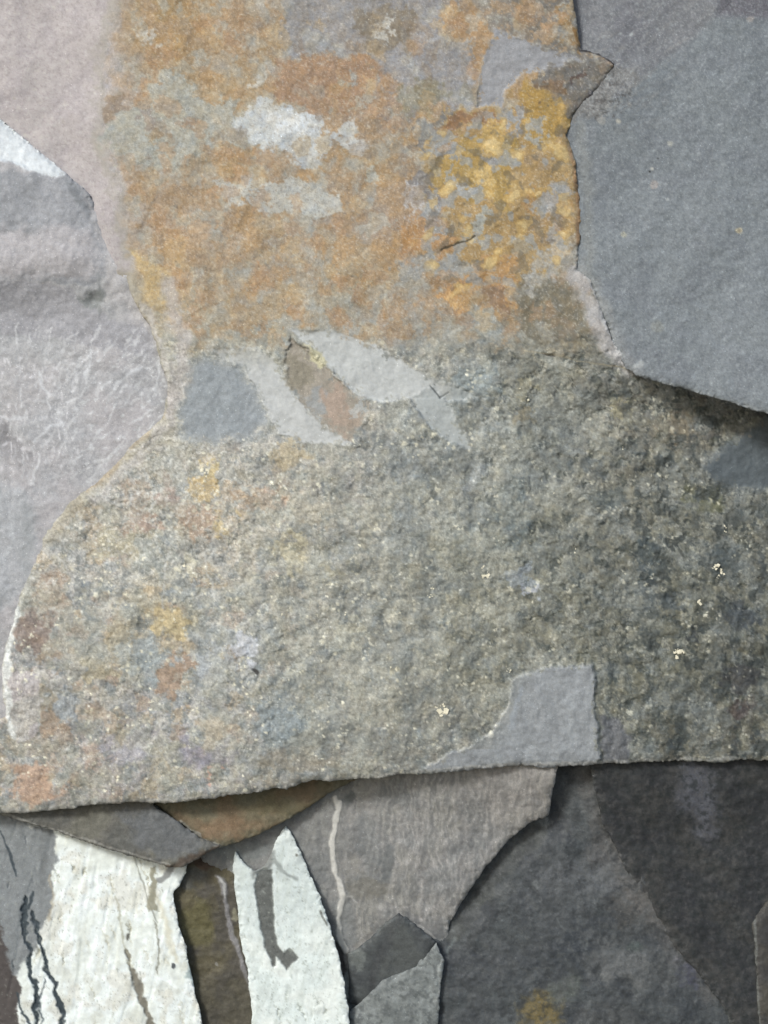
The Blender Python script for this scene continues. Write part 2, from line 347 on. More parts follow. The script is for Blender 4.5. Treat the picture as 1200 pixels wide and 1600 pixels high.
def slab_fn(X, Y, sd):
    turn = ss(Y, 540, 760)
    turn = ss(Y, 548, 650)
    hb = -0.15*turn*np.maximum(0, X-660)
    hb = hb - 20*ss(-X, -190, -90)*ss(-Y, -470, -380)
    hb = hb - 0.05*np.maximum(0, X-300)*(1-turn)*0.3 + 12*np.exp(-((X-430)/260.)**2-((Y-760)/170.)**2)
    hb = hb - 0.05*np.maximum(0, 330-X)*ss(Y, 600, 800) - 14*ss(Y, 1060, 1300)**1.5
    hd = fbm(X, Y, 150, 1, 3)*7
    mott = ss(Y + fbm(X, Y, 60, 5, 4, .6)*34, 512, 566)            # 0 on the rusty face, 1 on the granular face
    hd = hd + fbm(X, Y, 42, 3, 5, .5)*(1.5+2.2*mott*(1+.7*fbm(X, Y, 120, 13, 3))) - 4*mott*ss(X, 800, 840)
    f1, f2, idv = worley(X+fbm(X,Y,12,7,2)*7, Y+fbm(X,Y,12,8,2)*7, 20, 9)
    hd = hd + mott*((idv-.5)*1.8 + (f2-f1)*.8) - mott*ss(X, 600, 900)*1.5*ss(fbm(X*1.1, Y*.85, 23, 260, 4, .6), .17, .3)
    hd = hd + fbm(X, Y, 7, 15, 3, .7)*(.2+.4*mott)
    lay = fbm(X+Y*.2, Y*1.0, 70, 18, 3); hd = hd + (1-mott)*1.0*ss(lay, -.12, .12)*ss(X, 150, 260)
    # fracture running down from the slab's middle to its right corner plate
    cr = X - 946 - fbm(X, Y, 90, 21, 3)*16 - (Y-1100)*.02
    hd = hd - 3*ss(cr, -2, 10)*ss(Y, 800, 1060)
    p = Paint(X, Y, (160,155,145)); sm = {}
    for nm, a, b, c in (('blue', -.03, -.02, -2), ('pale', .02, -.035, -1.5), ('inset', -.01, .02, -2.2), ('long', .015, -.06, -1.5), ('small', .03, -.05, -1.5), ('wedge', -.01, -.05, -1), ('plate', .02, .02, 3), ('chip', -.1, -.1, -3)):
        soft = {'blue': 16, 'chip': 9, 'plate': 3}.get(nm, 2.2)
        m, d = scar_mask(p, X, Y, nm, soft); sm[nm] = (m, d); PP = np.array(SCARS[nm]); x0, y0 = PP.mean(0)
        ripple = np.abs(np.mod((d + fbm(X, Y, 40, 33, 3)*12)/13., 1)-.5)*1.2
        hd = hd*(1-m) + (hd*.25 + c + a*(X-x0) + b*(Y-y0) + fbm(X, Y, 26, 31, 5, .6)*1.3 + ripple*.5 + 1.2*np.exp(-np.abs(d)/3.))*m
    p.c = grid_colour(X + p.w1*26, Y + p.w2*26)
    rusty = (1-mott)
    pink = ss(-(X - 182 + p.w1*22 + 26*np.sin(Y/95.)), -14, 14)*ss(-Y, -560, -420)
    n1 = fbm(X, Y, 46, 201, 5, .62); n2 = fbm(X, Y, 20, 211, 4, .6); n3 = fbm(X, Y, 6, 221, 3, .7)
    fr = rusty*(1-pink)*ss(X, 150, 230)
    p.wash(fr*.75*ss(n1, .06, .13), (176,146,110)); p.wash(fr*.6*ss(-n1, .14, .24), (176,174,160))
    p.wash(fr*.4*ss(fbm(X, Y, 90, 231, 4), .1, .2), (190,150,96))
    for P, c, s in (
      ([(243,112),(292,114),(318,156),(362,164),(402,192),(440,212),(395,232),(330,222),(300,252),(262,266),(236,250),(208,262),(168,242),(168,186),(226,158)], (173,173,160), 8),
      ([(395,158),(440,160),(470,178),(500,190),(512,205),(558,190),(566,232),(548,238),(520,212),(508,246),(494,258),(462,248),(440,232),(396,226),(372,200)], (200,205,206), 8),
      ([(338,290),(366,276),(402,288),(452,286),(520,300),(530,324),(505,340),(455,328),(428,326),(412,340),(380,318),(350,316)], (194,195,188), 9),
      ([(600,265),(580,262),(565,270),(572,285),(600,283)], (180,178,162), 7),
      ([(440,-60),(700,-60),(690,60),(740,110),(750,164),(684,160),(604,128),(596,110),(560,84),(500,82),(440,90),(446,40)], (154,152,152), 10),
      ([(560,10),(645,15),(650,70),(600,92),(566,78)], (145,132,112), 9),
      ([(690,50),(690,15),(720,2),(746,25),(768,40),(766,88),(745,100),(741,72),(722,56),(706,30)], (178,142,100), 5),
      ([(432,100),(470,86),(558,84),(592,112),(560,128),(552,165),(520,176),(506,188),(488,190),(472,165),(438,150)], (174,138,106), 6),
      ([(690,160),(700,138),(680,128),(632,138),(628,170),(660,176)], (148,140,114), 9),
      ([(664,262),(652,200),(676,178),(720,166),(790,176),(800,150),(812,132),(862,120),(905,176),(890,205),(896,240),(904,330),(900,400),(838,440),(760,440),(736,422),(694,398),(690,350),(700,318),(682,290)], (178,146,92), 12),
      ([(672,252),(706,250),(728,214),(762,204),(796,206),(812,240),(800,290),(782,330),(752,322),(722,300),(704,286),(690,302),(680,280)], (184,150,78), 5),
      ([(812,136),(832,128),(850,150),(892,178),(878,204),(840,230),(818,220),(826,190)], (186,148,72), 6),
      ([(650,225),(652,196),(674,180),(700,172),(672,210),(664,232)], (122,122,122), 6),
      ([(674,210),(682,192),(704,178),(744,174),(790,192),(786,206),(740,194),(706,204),(690,216)], (160,118,82), 4),
      ([(640,292),(660,262),(676,270),(688,300),(684,322),(664,334),(646,318)], (134,130,128), 6),
      ([(620,360),(646,344),(690,350),(722,372),(706,398),(650,396),(626,384)], (184,140,92), 5),
      ([(676,434),(700,430),(740,430),(750,462),(728,484),(704,492),(684,464)], (204,154,94), 4),
      ([(752,404),(796,396),(812,420),(812,470),(800,482),(772,472),(756,440)], (194,148,92), 5),
      ([(760,444),(782,440),(792,470),(784,486),(764,470)], (150,120,92), 4),
      ([(616,404),(640,398),(672,408),(704,404),(742,398),(744,424),(700,432),(676,428),(640,440),(618,432)], (162,162,156), 7),
      ([(716,492),(744,478),(772,484),(790,512),(766,530),(726,522)], (160,162,154), 8),
      ([(800,440),(850,430),(904,440),(912,500),(930,550),(860,552),(810,520)], (124,118,100), 16),
      ([(858,376),(900,372),(904,410),(860,430),(832,462),(818,450),(846,414)], (172,170,162), 9),
      ([(845,92),(920,84),(958,100),(956,128),(930,158),(896,180),(860,160),(842,126)], (116,113,108), 9),
      ([(866,20),(884,10),(896,46),(904,74),(880,68)], (166,130,82), 7),
      ([(232,486),(222,430),(206,390),(228,396),(262,430),(268,492),(258,506)], (204,176,124), 14)):
        p.poly(P, c, s, 10, .86)
    for x, y, rx, ry, c, s in (
      (455,195,34,20,(222,225,224),14),(600,43,17,11,(192,190,182),4),(535,125,13,10,(166,166,158),6),(395,126,16,8,(205,200,188),5),(235,62,20,7,(205,195,178),6),
      (700,236,26,20,(150,155,160),6),(772,246,17,16,(150,152,156),5),(724,288,17,10,(165,168,170),5),(752,352,19,16,(166,170,164),5),(670,345,17,18,(150,154,158),6),
      (868,312,22,26,(172,170,168),7),(866,364,13,18,(178,174,166),6),(840,218,20,9,(172,170,160),6),(808,182,12,24,(150,152,156),5),(645,310,10,26,(188,184,182),6),
      (756,272,15,16,(214,180,110),5),(776,206,20,11,(206,170,98),5),(706,470,10,20,(214,172,112),6),(790,226,10,26,(180,146,74),6),(640,372,18,14,(186,140,88),5),
      (690,372,18,10,(196,150,98),5),(746,142,20,14,(140,134,118),7),(712,74,18,11,(160,156,150),5),(868,128,12,14,(128,100,76),6),(860,138,20,10,(124,100,74),6),(905,120,9,8,(100,82,74),5),
      (915,160,9,9,(92,88,92),5),(780,118,12,10,(152,154,160),6),(590,236,26,12,(160,145,122),9),(690,440,16,10,(160,130,96),4),(835,300,12,20,(188,146,92),6),
      (180,168,22,14,(160,140,118),8),(245,215,10,16,(170,150,118),6),(290,190,16,7,(168,150,128),6),(232,190,12,14,(160,148,136),6)):
        p.blob(x, y, rx, ry, c, s, 12, .88)
    l1, l2, lid = worley(X+n1*22+n2*10, Y+n2*16, 30, 236); le = ss(l2-l1, .05, .3)
    p.wash(fr*.45*(lid < .16)*le, (172,172,162)); p.wash(fr*.4*((lid > .16) & (lid < .32))*le, (186,142,100)); p.wash(fr*.4*((lid > .32) & (lid < .42))*le, (150,128,104)); p.wash(fr*.4*((lid > .42) & (lid < .5))*le, (200,168,118))
    net = ridged(X+n2*8, Y+n1*10, 24, 237, 3); p.wash(fr*.5*ss(net, .84, .97)*ss(n1, -.3, .1), (200,196,184))
    spk = fbm(X, Y, 5, 238, 3, .75); p.wash(fr*.4*ss(spk, .28, .45), (206,200,186)); p.wash(fr*.3*ss(-spk, .3, .45), (128,108,86))
    och = ss(-poly_sdf(X+p.w1*14, Y+p.w2*14, [(652,190),(800,150),(905,150),(905,420),(830,450),(700,480),(640,400)]), 0, 30)
    o1 = fbm(X, Y, 33, 371, 4, .5); o2 = fbm(X, Y, 36, 376, 4, .45)
    OCH = (och, o1, o2)
    # pinkish pale face, top left
    p.wash(pink, (188,178,176)); p.wash(pink*.5*ss(n1, .0, .3), (178,168,170)); p.wash(pink*.35*ss(-n1, .05, .3), (196,186,182))
    p.wash(pink*.5*ss(n3, .22, .34), (158,146,146)); p.wash(pink*.6*ss(-n3, .34, .42), (206,200,196))
    rim = ss(-np.abs(X-178+p.w1*22+26*np.sin(Y/95.)), -16, 0)*ss(-Y, -520, -380); p.wash(rim*.35, (165,160,138))
    och, o1, o2 = OCH
    p.wash(och*.75*ss(o1, .2, .28), (158,160,158)); p.wash(och*.5*ss(-o1, .26, .36), (112,104,88)); p.wash(och*.6*ss(o2, .24, .32), (208,168,92)); p.wash(och*.5*ss(o2, .42, .5), (232,204,140))
    # granular face: clumps of blue-grey, olive, cream and rust
    lowleft = mott*ss(-X, -560, -300)*ss(Y, 640, 760)
    right = mott*ss(X, 560, 880)
    g1, g2_, gid = worley(X+n2*14, Y+n1*10, 27, 240)
    h1, h2, hid = worley(X+n2*6, Y+n3*4, 11, 250)
    def clump(lo, hi, rgb, a, field=gid): p.wash(lowleft*a*((field > lo) & (field < hi))*ss(g2_-g1, .02, .16), rgb)
    clump(0, .12, (150,158,162), .6); clump(.12, .26, (192,168,132), .6); clump(.26, .36, (166,142,120), .6); clump(.36, .46, (128,136,140), .38); clump(.46, .58, (204,200,190), .55); clump(.58, .68, (170,168,148), .5); clump(.68, .74, (186,150,122), .45)
    allm = mott*(1-.35*lowleft)
    p.wash(allm*.42*ss(hid, .7, .72)*ss(h2-h1, .03, .2), (176,176,164)); p.wash(allm*.40*ss(-hid, -.22, -.2)*ss(h2-h1, .03, .2), (104,112,110))
    sk = np.minimum(X, 4000)
    worm = fbm(X*1.1+n1*16, Y*.85+n2*8, 23, 260, 5, .6)
    p.wash(right*.85*ss(worm, .17, .27), (72,78,73)); p.wash(right*.32*ss(-worm, .1, .4), (132,130,108)); p.wash(mott*(1-right)*.55*ss(worm, .16, .28), (116,126,128)); cr2 = fbm(X+n2*6, Y, 12, 265, 4, .65); p.wash(mott*.3*ss(cr2, .2, .34)*(1-.5*right), (196,192,170)); p.wash(mott*.3*ss(-cr2, .22, .36), (100,105,103))
    p.wash(mott*.30*ss(-worm, .16, .4)*(1-right), (186,180,162))
    p.wash(mott*.26*ss(n1, .05, .28), (150,146,120)); p.wash(mott*.28*ss(fbm(X, Y, 60, 270, 4), .08, .25), (140,150,154))
    dk = fbm(X, Y, 13, 281, 4, .65); p.wash(right*.55*ss(dk, .30, .46)*ss(X, 760, 1000), (48,56,60))
    # pale veils and scratches on the granular face
    veil = ridged(X+n1*30, Y*1.3+X*.35, 42, 290); p.wash(mott*.45*ss(veil, .86, .97)*(1-.7*right), (200,202,200))
    for x, y, rx, ry, c, s in (
      (48,985,24,32,(138,120,110),8),(80,1025,22,14,(160,142,120),9),(78,1115,14,30,(156,134,112),9),(55,1226,34,24,(184,148,122),16),(80,1090,16,14,(150,142,124),8),
      (265,975,27,22,(206,184,134),9),(188,1000,22,26,(192,172,136),10),(155,1050,26,18,(174,162,132),9),(322,738,14,18,(214,188,124),6),(318,760,18,22,(206,176,120),10),(272,1055,22,28,(172,142,116),9),
      (300,812,28,20,(176,148,124),8),(222,816,22,18,(168,140,122),8),(350,825,16,14,(204,180,128),7),(290,886,14,15,(222,216,188),4),(155,915,15,11,(112,124,132),6),(128,918,11,16,(128,134,136),6),
      (285,918,22,12,(122,132,138),7),(262,826,13,22,(126,134,138),8),(225,1025,34,32,(150,160,162),12),(335,1040,32,22,(176,182,186),9),(385,1010,20,18,(202,206,214),6),(420,782,24,20,(192,160,134),12),
      (372,772,26,12,(186,156,124),12),(262,772,16,20,(164,140,128),9),(200,850,40,22,(178,172,146),12),(85,930,18,30,(168,146,126),10),(240,870,24,28,(160,166,160),10),(455,710,28,14,(190,172,136),10),
      (460,860,18,24,(200,190,156),10),(495,800,26,14,(184,172,150),12),(320,1180,34,18,(150,146,160),16),(200,1170,40,22,(160,157,164),16),(335,1212,9,7,(206,160,140),5),(442,1130,40,36,(138,150,154),18),
      (520,890,30,10,(178,172,146),12),(616,1043,9,9,(186,180,152),5),(545,985,20,12,(186,182,160),10),(740,600,40,26,(140,152,154),14),(700,640,16,26,(140,150,152),8),(520,1150,60,12,(122,126,120),16),
      (150,1120,30,16,(186,170,150),10),(340,1140,26,14,(178,160,136),10),(105,1100,20,20,(150,158,164),10),(60,1160,30,14,(168,158,142),10),(30,1090,22,44,(184,176,176),5),(470,1190,60,12,(140,134,120),14),
      (800,800,16,60,(104,116,118),16),(820,905,18,20,(150,160,168),8),(820,918,10,7,(180,184,194),4),(735,745,14,12,(150,156,156),7),(655,760,10,20,(120,128,128),7),(1010,868,14,26,(60,72,76),9),
      (1040,940,22,12,(64,74,78),9),(1085,990,10,10,(50,58,64),7),(1130,880,22,26,(74,84,86),12),(1160,960,26,20,(66,74,80),12),(1020,1005,12,16,(64,70,66),8),(1012,908,10,12,(52,62,66),6),(1155,1060,26,20,(60,62,64),12),
      (1160,1110,16,12,(72,62,60),10),(1155,1190,10,8,(52,58,60),6),(1060,1165,9,8,(56,64,66),5),(955,1065,9,14,(70,80,80),7),(960,780,26,12,(88,98,98),10),(915,730,24,10,(96,104,104),9),(820,650,14,14,(140,132,108),7),
      (970,640,14,14,(158,152,122),8),(1060,665,20,14,(128,118,98),9),(818,608,14,14,(158,152,124),7),(1108,778,26,14,(104,106,78),12),(890,640,50,24,(122,126,120),20)):
        p.blob(x, y, rx*1.1, ry*1.1, c, s*1.2, 13, .8)
    p.poly([(0,1046),(58,1052),(64,1090),(56,1150),(30,1165),(16,1140),(8,1090)], (182,175,174), 5, 5)
    # pale grains and glints, painted as bright specks everywhere
    for sz, sd_, th, rgb in ((6, 401, .955, (226,226,214)), (3.6, 411, .94, (222,218,200)), (10, 421, .96, (210,204,176))):
        a1, a2, aid = worley(X, Y, sz, sd_)
        p.wash(((aid > th)*ss(-a1, -.42, -.2))*(.2+.5*mott)*ss(n1+n2, -.25, .3)*(1-.45*right), rgb)
    clu = ss(fbm(X, Y, 60, 431, 3), -.1, .25)
    for sz, sd_, th in ((5, 441, .94), (7.5, 447, .965), (12, 453, .975)):
        a1, a2, aid = worley(X+n3*3, Y+n2*4, sz, sd_); p.wash((aid > th)*ss(-a1, -.46, -.26)*clu*(.15+.75*mott)*(1-.35*right), (238,232,204))
    big = fbm(X*1.1+n1*14, Y*.9, 34, 461, 4, .6); rr = mott*ss(X, 860, 1060); p.wash(rr*.75*ss(big, .2, .3), (60,67,66)); p.wash(mott*.45*ss(fbm(X, Y, 75, 466, 5, .6), .06, .22)*(1-rr), (172,172,158)); p.wash(mott*.35*ss(X, 380, 640)*ss(-fbm(X, Y, 75, 466, 5, .6), .06, .22), (112,118,116))
    pal = mott*ss(-X, -520, -300)*ss(-Y, -980, -860); v2 = ridged(X+n2*12, Y+n1*14, 30, 471, 4); p.wash(pal*.42*ss(v2, .74, .93), (212,210,204)); p.wash(pal*.1, (186,182,172)); p.wash(pal*.5*ss(fbm(X, Y, 8, 475, 3, .7), .15, .35), (214,212,204))
    p.c = p.c + (mott*(1-.5*ss(X, 700, 1000)))[..., None]*np.array((6, 5, 3), f32)
    # the broken facets, clean stone without crust
    fct = 0*X
    for nm in SCARS: fct = np.maximum(fct, ss(-poly_sdf(X, Y, SCARS[nm]), -2, 4))
    n4 = fbm(X, Y, 3.4, 227, 2, .7)
    tone = fbm(X, Y, 16, 229, 4, .65)[..., None]*(1-fct[..., None])*(1-pink[..., None]); p.c = p.c + tone*np.array((10, 2, -10), f32)*(1-.5*mott[..., None])
    fac = {'blue': (150,158,163), 'pale': (196,198,196), 'inset': (166,156,140), 'long': (194,197,195), 'small': (176,181,179), 'wedge': (154,156,161), 'plate': (150,154,157), 'chip': (96,106,112)}
    was = p.c.copy(); frag = fbm(X, Y, 13, 341, 4, .7)
    for nm, c in fac.items():
        m, d = sm[nm]; inn = ss(-d, 0, 26)
        lack = ss(frag + .25 - inn*1.1, .25, .45)                       # crust still clinging near the rim
        if nm == 'long': lack = np.maximum(lack, ss(X, 640, 740)*.75)
        if nm == 'pale': lack = np.maximum(lack, ss(-Y, -590, -550)*.5)
        if nm == 'plate': lack = np.maximum(lack, ss(-X-.4*(Y-1100), -830, -780)*.6*(Y < 1170))
        mm = (m*(1-.85*lack)*.95)[..., None]
        p.c = p.c*(1-mm) + np.asarray(c, f32)*(1 + (.05*fbm(X, Y, 22, 345, 4, .65)+.03*frag)[..., None])*mm
        rimw = np.exp(-np.abs(d)/1.8)*ss(frag, -.1, .25)*(.6 if nm in ('plate', 'long', 'pale') else .3); p.wash(rimw, (204,206,202))
    p.poly([(446,556),(470,548),(486,575),(482,596),(460,606),(448,590)], (148,140,120), 12, 9, .85); p.poly([(500,612),(524,596),(545,625),(548,660),(530,676),(508,646)], (184,158,138), 14, 10, .75); p.poly([(528,650),(560,640),(556,672),(540,684)], (178,158,138), 10, 8, .7)
    p.poly([(476,540),(500,552),(512,568),(500,574),(486,560)], (205,198,160), 4, 5); p.poly([(486,606),(500,600),(506,630),(498,650),(480,625)], (158,162,162), 12, 9, .8)
    p.poly([(548,640),(575,625),(566,650),(545,655)], (190,198,198), 3, 7, .6)
    p.wash(ss(-poly_sdf(X, Y, SCARS['plate']), 0, 14)*.3*ss(n1, 0, .2), (164,170,174)); p.wash(ss(-poly_sdf(X, Y, SCARS['plate']), 0, 14)*.3*ss(-n2, .05, .2), (124,128,130))
    p.line([(812,1075),(806,1110),(802,1140)], 7, (160,168,176), 5, 6, .6)
    p.poly([(938,1120),(958,1120),(986,1150),(982,1194),(938,1198)], (108,110,114), 8, 4, .9)
    # cracks, edges, light ridges
    p.line([(690,391),(705,384),(722,380),(742,370)], 2.6, (70,62,44), 2, 3, .9, 1.5)
    p.line([(905,76),(930,82),(948,90),(962,100)], 4, (36,34,38), 2, 2, 1, 3)
    p.line([(896,46),(906,70)], 6, (150,112,62), 3, 2, .9)
    p.line([(893,235),(903,310),(905,382)], 6, (166,126,86), 5, 2, .8)
    p.line([(900,430),(925,478),(948,530),(985,572)], 30, (178,175,174), 18, 6, .85)
    p.line([(916,428),(934,462),(942,500),(962,540),(978,566)], 5, (204,204,202), 4, 2, .8)
    p.line([(848,553),(866,557)], 3, (40,36,30), 2, 2, .9, 2); p.line([(820,548),(870,556),(985,578)], 2.2, (160,150,124), 2, 2, .8)
    p.line([(672,602),(688,622)], 2.5, (92,98,98), 2, 1, .9, 1.5); p.line([(688,622),(700,612)], 2, (92,98,98), 2, 1, .8, 1.5)
    p.line([(395,1046),(402,1052)], 5, (60,58,56), 2, 2, .9, 2); p.line([(0,1212),(0,1252)], 1, (150,150,150))
    p.line([(196,440),(236,520),(254,600),(250,650),(205,695),(150,745),(110,785),(70,835)], 34, (176,168,146), 26, 6, .75); p.line([(222,480),(250,530),(268,600),(262,660),(214,716),(150,780)], 12, (200,194,188), 12, 8, .7)
    p.line([(256,640),(206,694),(168,738),(140,764)], 9, (176,158,130), 9, 7, .8)
    p.line([(262,440),(268,480),(286,520),(284,580),(266,640)], 22, (188,180,174), 16, 8, .75)
    p.line([(-60,1270),(60,1266),(130,1257),(200,1250),(300,1247),(392,1239),(450,1228),(520,1217),(600,1212),(700,1202),(780,1196),(980,1190),(1100,1187),(1200,1187),(1300,1184)], 5, (188,186,178), 3, 2, .55)  # pale chipped rim with its edge highlight painted in
    p.line([(26,948),(16,1000),(6,1048),(14,1110),(20,1150)], 10, (226,228,222), 6, 5, .95)  # light caught by the bevelled left edge, painted near white
    p.line([(262,852),(256,900),(256,950)], 3, (206,206,200), 3, 5, .7); p.line([(320,850),(324,890),(340,940)], 3, (206,204,196), 3, 6, .7)
    p.line([(90,860),(110,900),(120,940)], 4, (204,202,198), 4, 6, .6); p.line([(170,720),(196,704),(226,694)], 4, (206,202,196), 4, 6, .6)
    p.line([(200,740),(214,760),(200,790)], 4, (206,206,202), 4, 6, .6); p.line([(226,730),(240,764),(236,800)], 4, (204,206,202), 4, 6, .6)
    p.c = p.c*(1 + (.07*n3 + .06*n2 + .06*n4)[..., None]*(1+mott[..., None]*.9)*(1-.8*fct[..., None])*(1-.5*pink[..., None]))
    return hb, hd, p

def crystal(parent, x, y, r, h, seed, base):
    """a little broken cluster of golden grains set in the face"""
    rs = np.random.RandomState(seed); V = []; F = []
    for k in range(max(3, int(r*(.6+rs.rand()*.7)))):
        a = rs.rand()*6.28; q = rs.rand()**.6*r*.75
        cx, cy = x+math.cos(a)*q, y+math.sin(a)*q*1.15; s = r*(.22+.36*rs.rand()**2); rot = rs.rand()*3
        st = len(V)
        for j in range(4):
            an = rot+j*math.pi/2+rs.rand()*.4
            V.append((cx+s*math.cos(an), cy+s*math.sin(an), h-4))
        tx, ty = rs.randn(2)*s*.3
        for j in range(4):
            an = rot+j*math.pi/2+rs.rand()*.4
            V.append((cx+tx+s*.7*math.cos(an), cy+ty+s*.7*math.sin(an), h-.1+s*.22*rs.rand()))
        F += [(st+4, st+7, st+6, st+5)]
        for j in range(4): F.append((st+j, st+4+j, st+4+(j+1) % 4, st+(j+1) % 4))
    V = np.array(V); wv = np.stack(to_world(V[:,0], V[:,1], V[:,2]), -1)
    o = mesh_obj('crystal', wv, np.array(F), np.full((len(V), 3), .6), MAT['crystal'], parent, base)
    for pg in o.data.polygons: pg.use_smooth = False
    return o

def slab_height(x, y):
    X, Y = np.meshgrid(np.array([x, x+1.6]), np.array([y, y+1.6])); hb, hd, p = slab_fn(X, Y, np.full(X.shape, -50.))
    return float((hb+hd+p.h)[0, 0])

is_pink = lambda X, Y: (X - 182 + 26*np.sin(Y/95.) < 0) & (Y < 520)
slab = build_rock('rock_slab', 'huge slab with an orange rust-crusted upper face and a speckled grey lower face, in front of all the lower rocks', 'rock slab',
  SLAB, slab_fn, 'mottled', parts=[
   ('mottled_face', None, 'mottled', None),
   ('pale_facet', inside(SCARS['pale'], -1), 'pale', 'pale grey crescent scar left of the rusty inset'),
   ('pale_facet', inside(SCARS['long'], -1), 'pale', 'long pale grey scar right of the rusty inset'),
   ('pale_facet', inside(SCARS['small'], -1), 'pale', 'small pale grey chip on the speckled face'),
   ('blue_facet', inside(SCARS['blue'], -1), 'smooth', 'smooth blue-grey oval scar'),
   ('rusty_inset', inside(SCARS['inset'], -1), 'rust', None),
   ('grey_facet', inside(SCARS['wedge'], -1), 'smooth', 'smooth blue-grey wedge on the rusty face'),
   ('grey_facet', inside(SCARS['chip'], -1), 'smooth', 'dark blue-grey chip at the right edge'),
   ('corner_plate', inside(SCARS['plate'], -1), 'smooth', 'smooth grey plate with a sharp right edge at the lower rim'),
   ('pale_face', is_pink, 'pale', 'smooth pinkish grey face'),
   ('rust_face', lambda X, Y: Y < 545+0*X, 'rust', 'orange and ochre crusted face'),
  ], step=1.6, warp=5, edge=(5, 4), comp=.8)
slab_base = tuple(slab.location)
for k, (x, y, r) in enumerate(((755,884,7),(757,898,9),(690,1108,13),(1061,1021,11),(1118,884,9),(1126,898,10),(1090,940,7),(290,886,12),(672,929,7),(793,1045,7),(676,918,6),(1133,827,6),(616,1042,8),(321,738,9),(455,712,4),(517,748,5),(404,770,4),(345,842,5),(466,852,4),(470,872,7),(500,805,3),(398,858,5),(560,900,4),(225,905,4),(276,968,7),(264,1040,3),(150,985,4),(196,1030,4),(540,960,4),(812,605,6),(823,622,5),(900,860,4),(970,700,5),(1012,792,4),(866,770,4),(438,960,5),(352,1008,3),(590,1100,4))):
    crystal(slab, x, y, r, slab_height(x, y), 50+k, slab_base)

# ------------------------------------------------------------------ smooth grey block, upper right
def block_fn(X, Y, sd):
    ridge = [(880,200),(930,170),(985,140),(1030,100),(1085,60),(1118,25),(1140,-60),(1200,-400)]
    # side of the ridge: above it the upper facet
    up = poly_sdf(X, Y, [(700,230)]+ridge+[(600,-500)])
    hb = -17 + 0.05*(X-900) + .01*(Y-300)
    fold = -up
    hb = hb - .12*np.maximum(0, -up)*1.0*ss(-up, -8, 30)
    r2 = poly_sdf(X, Y, [(1118,25),(1700,60),(1700,-500),(1200,-500)])
    hb = hb - .2*np.maximum(0, -r2)
    hb = hb + 7*np.exp(-((X-950)/60.)**2-((Y-135)/60.)**2); hd = fbm(X, Y, 170, 501, 5, .45)*6 + fbm((X+Y)*.7, (Y-X)*.7*.3, 60, 555, 4)*1.6 + fbm(X, Y, 20, 505, 4, .6)*.7 + fbm(X, Y, 5, 508, 3, .7)*.3
    p = Paint(X, Y, (118,126,132)); n1 = fbm(X, Y, 60, 511, 4); n2 = fbm(X, Y, 14, 521, 4, .7)
    p.c = p.c + (ss(Y, 100, 560)*8)[..., None]
    p.wash(.35*ss(n1, 0, .3), (112,118,126)); p.wash(.3*ss(-n1, 0, .3), (128,136,140))
    st = fbm((X*.55+Y*.84)+n1*8, (X*.84-Y*.55)*.16, 9, 531, 4, .65)
    u = ss(-up, -6, 8); p.wash(u*.9, (113,115,120)); p.wash(u*.4*ss(st, .0, .35), (134,133,134)); p.wash(u*.35*ss(-st, .05, .4), (98,99,106))
    p.wash(ss(-r2, -6, 8)*.8, (100,96,104)); p.wash(u*ss(-np.hypot(X-930, (Y-20)*1.0), -70, -20)*.5, (124,126,132))
    p.poly([(900,90),(962,98),(990,130),(960,165),(915,182),(890,186),(880,140)], (116,115,112), 16, 12, .85); m_ = fbm(X, Y, 9, 561, 3, .7)*ss(-np.hypot(X-940, Y-135), -70, -30); p.wash(.8*ss(m_, .12, .3), (150,150,148)); p.wash(.8*ss(-m_, .12, .3), (86,84,84)); p.wash(.35*ss(st, .1, .3)*ss(-np.hypot(X-980, Y-110), -130, -60), (138,138,136))
    p.blob(985, 40, 26, 46, (100,101,110), 24, 8, .6)
    p.line([(905,200),(918,300),(920,420),(945,480)], 18, (140,142,136), 18, 4, .5)
    p.line([(905,420),(935,470),(965,545),(1000,588)], 22, (150,152,152), 18, 5, .6)
    for x, y, r, c in ((967,190,4.5,(180,176,162)),(1048,226,5.5,(176,176,166)),(1023,287,7,(176,166,160)),(1018,264,3,(200,198,186)),(1155,361,6,(200,186,150)),(975,366,5,(182,180,158)),(1172,30,5,(150,144,140)),(940,188,7,(146,146,142)),(986,53,3,(170,176,176)),(1027,511,10,(136,140,136)),(993,571,5,(176,180,180)),(1000,569,7,(168,172,172)),(1042,312,3,(176,180,180)),(985,164,3,(150,146,140))):
        p.blob(x, y, r, r*.9, c, 3, 1.5, .85)
    p.blob(1155, 361, 2.2, 2.8, (150,138,110), 2, 1, .9); p.blob(1027, 247, 1.6, 1.6, (30,32,34), 1.5, .5); p.blob(1015, 268, 1.8, 1.8, (40,42,44), 1.5, .5)
    n3 = fbm(X, Y, 4.2, 543, 3, .8); p.wash(.55*ss(n3, .1, .4), (146,154,157)); p.wash(.4*ss(-n3, .15, .45), (96,103,108)); a1, a2, aid = worley(X+n2*4, Y, 9, 541); p.wash((aid > .93)*ss(-a1, -.4, -.15)*.4, (160,168,170))
    p.line([(942,560),(1000,589),(1100,616),(1200,645),(1300,672)], 4, (150,156,158), 3, 1, .7)
    p.c = p.c*(1 + .07*n2[..., None])
    return hb, hd, p
upf = lambda X, Y: poly_sdf(X, Y, [(700,230),(880,200),(930,170),(985,140),(1030,100),(1085,60),(1118,25),(1140,-60),(1200,-500),(600,-500)]) < 0
topf = lambda X, Y: poly_sdf(X, Y, [(1118,25),(1700,60),(1700,-500),(1200,-500)]) < 0
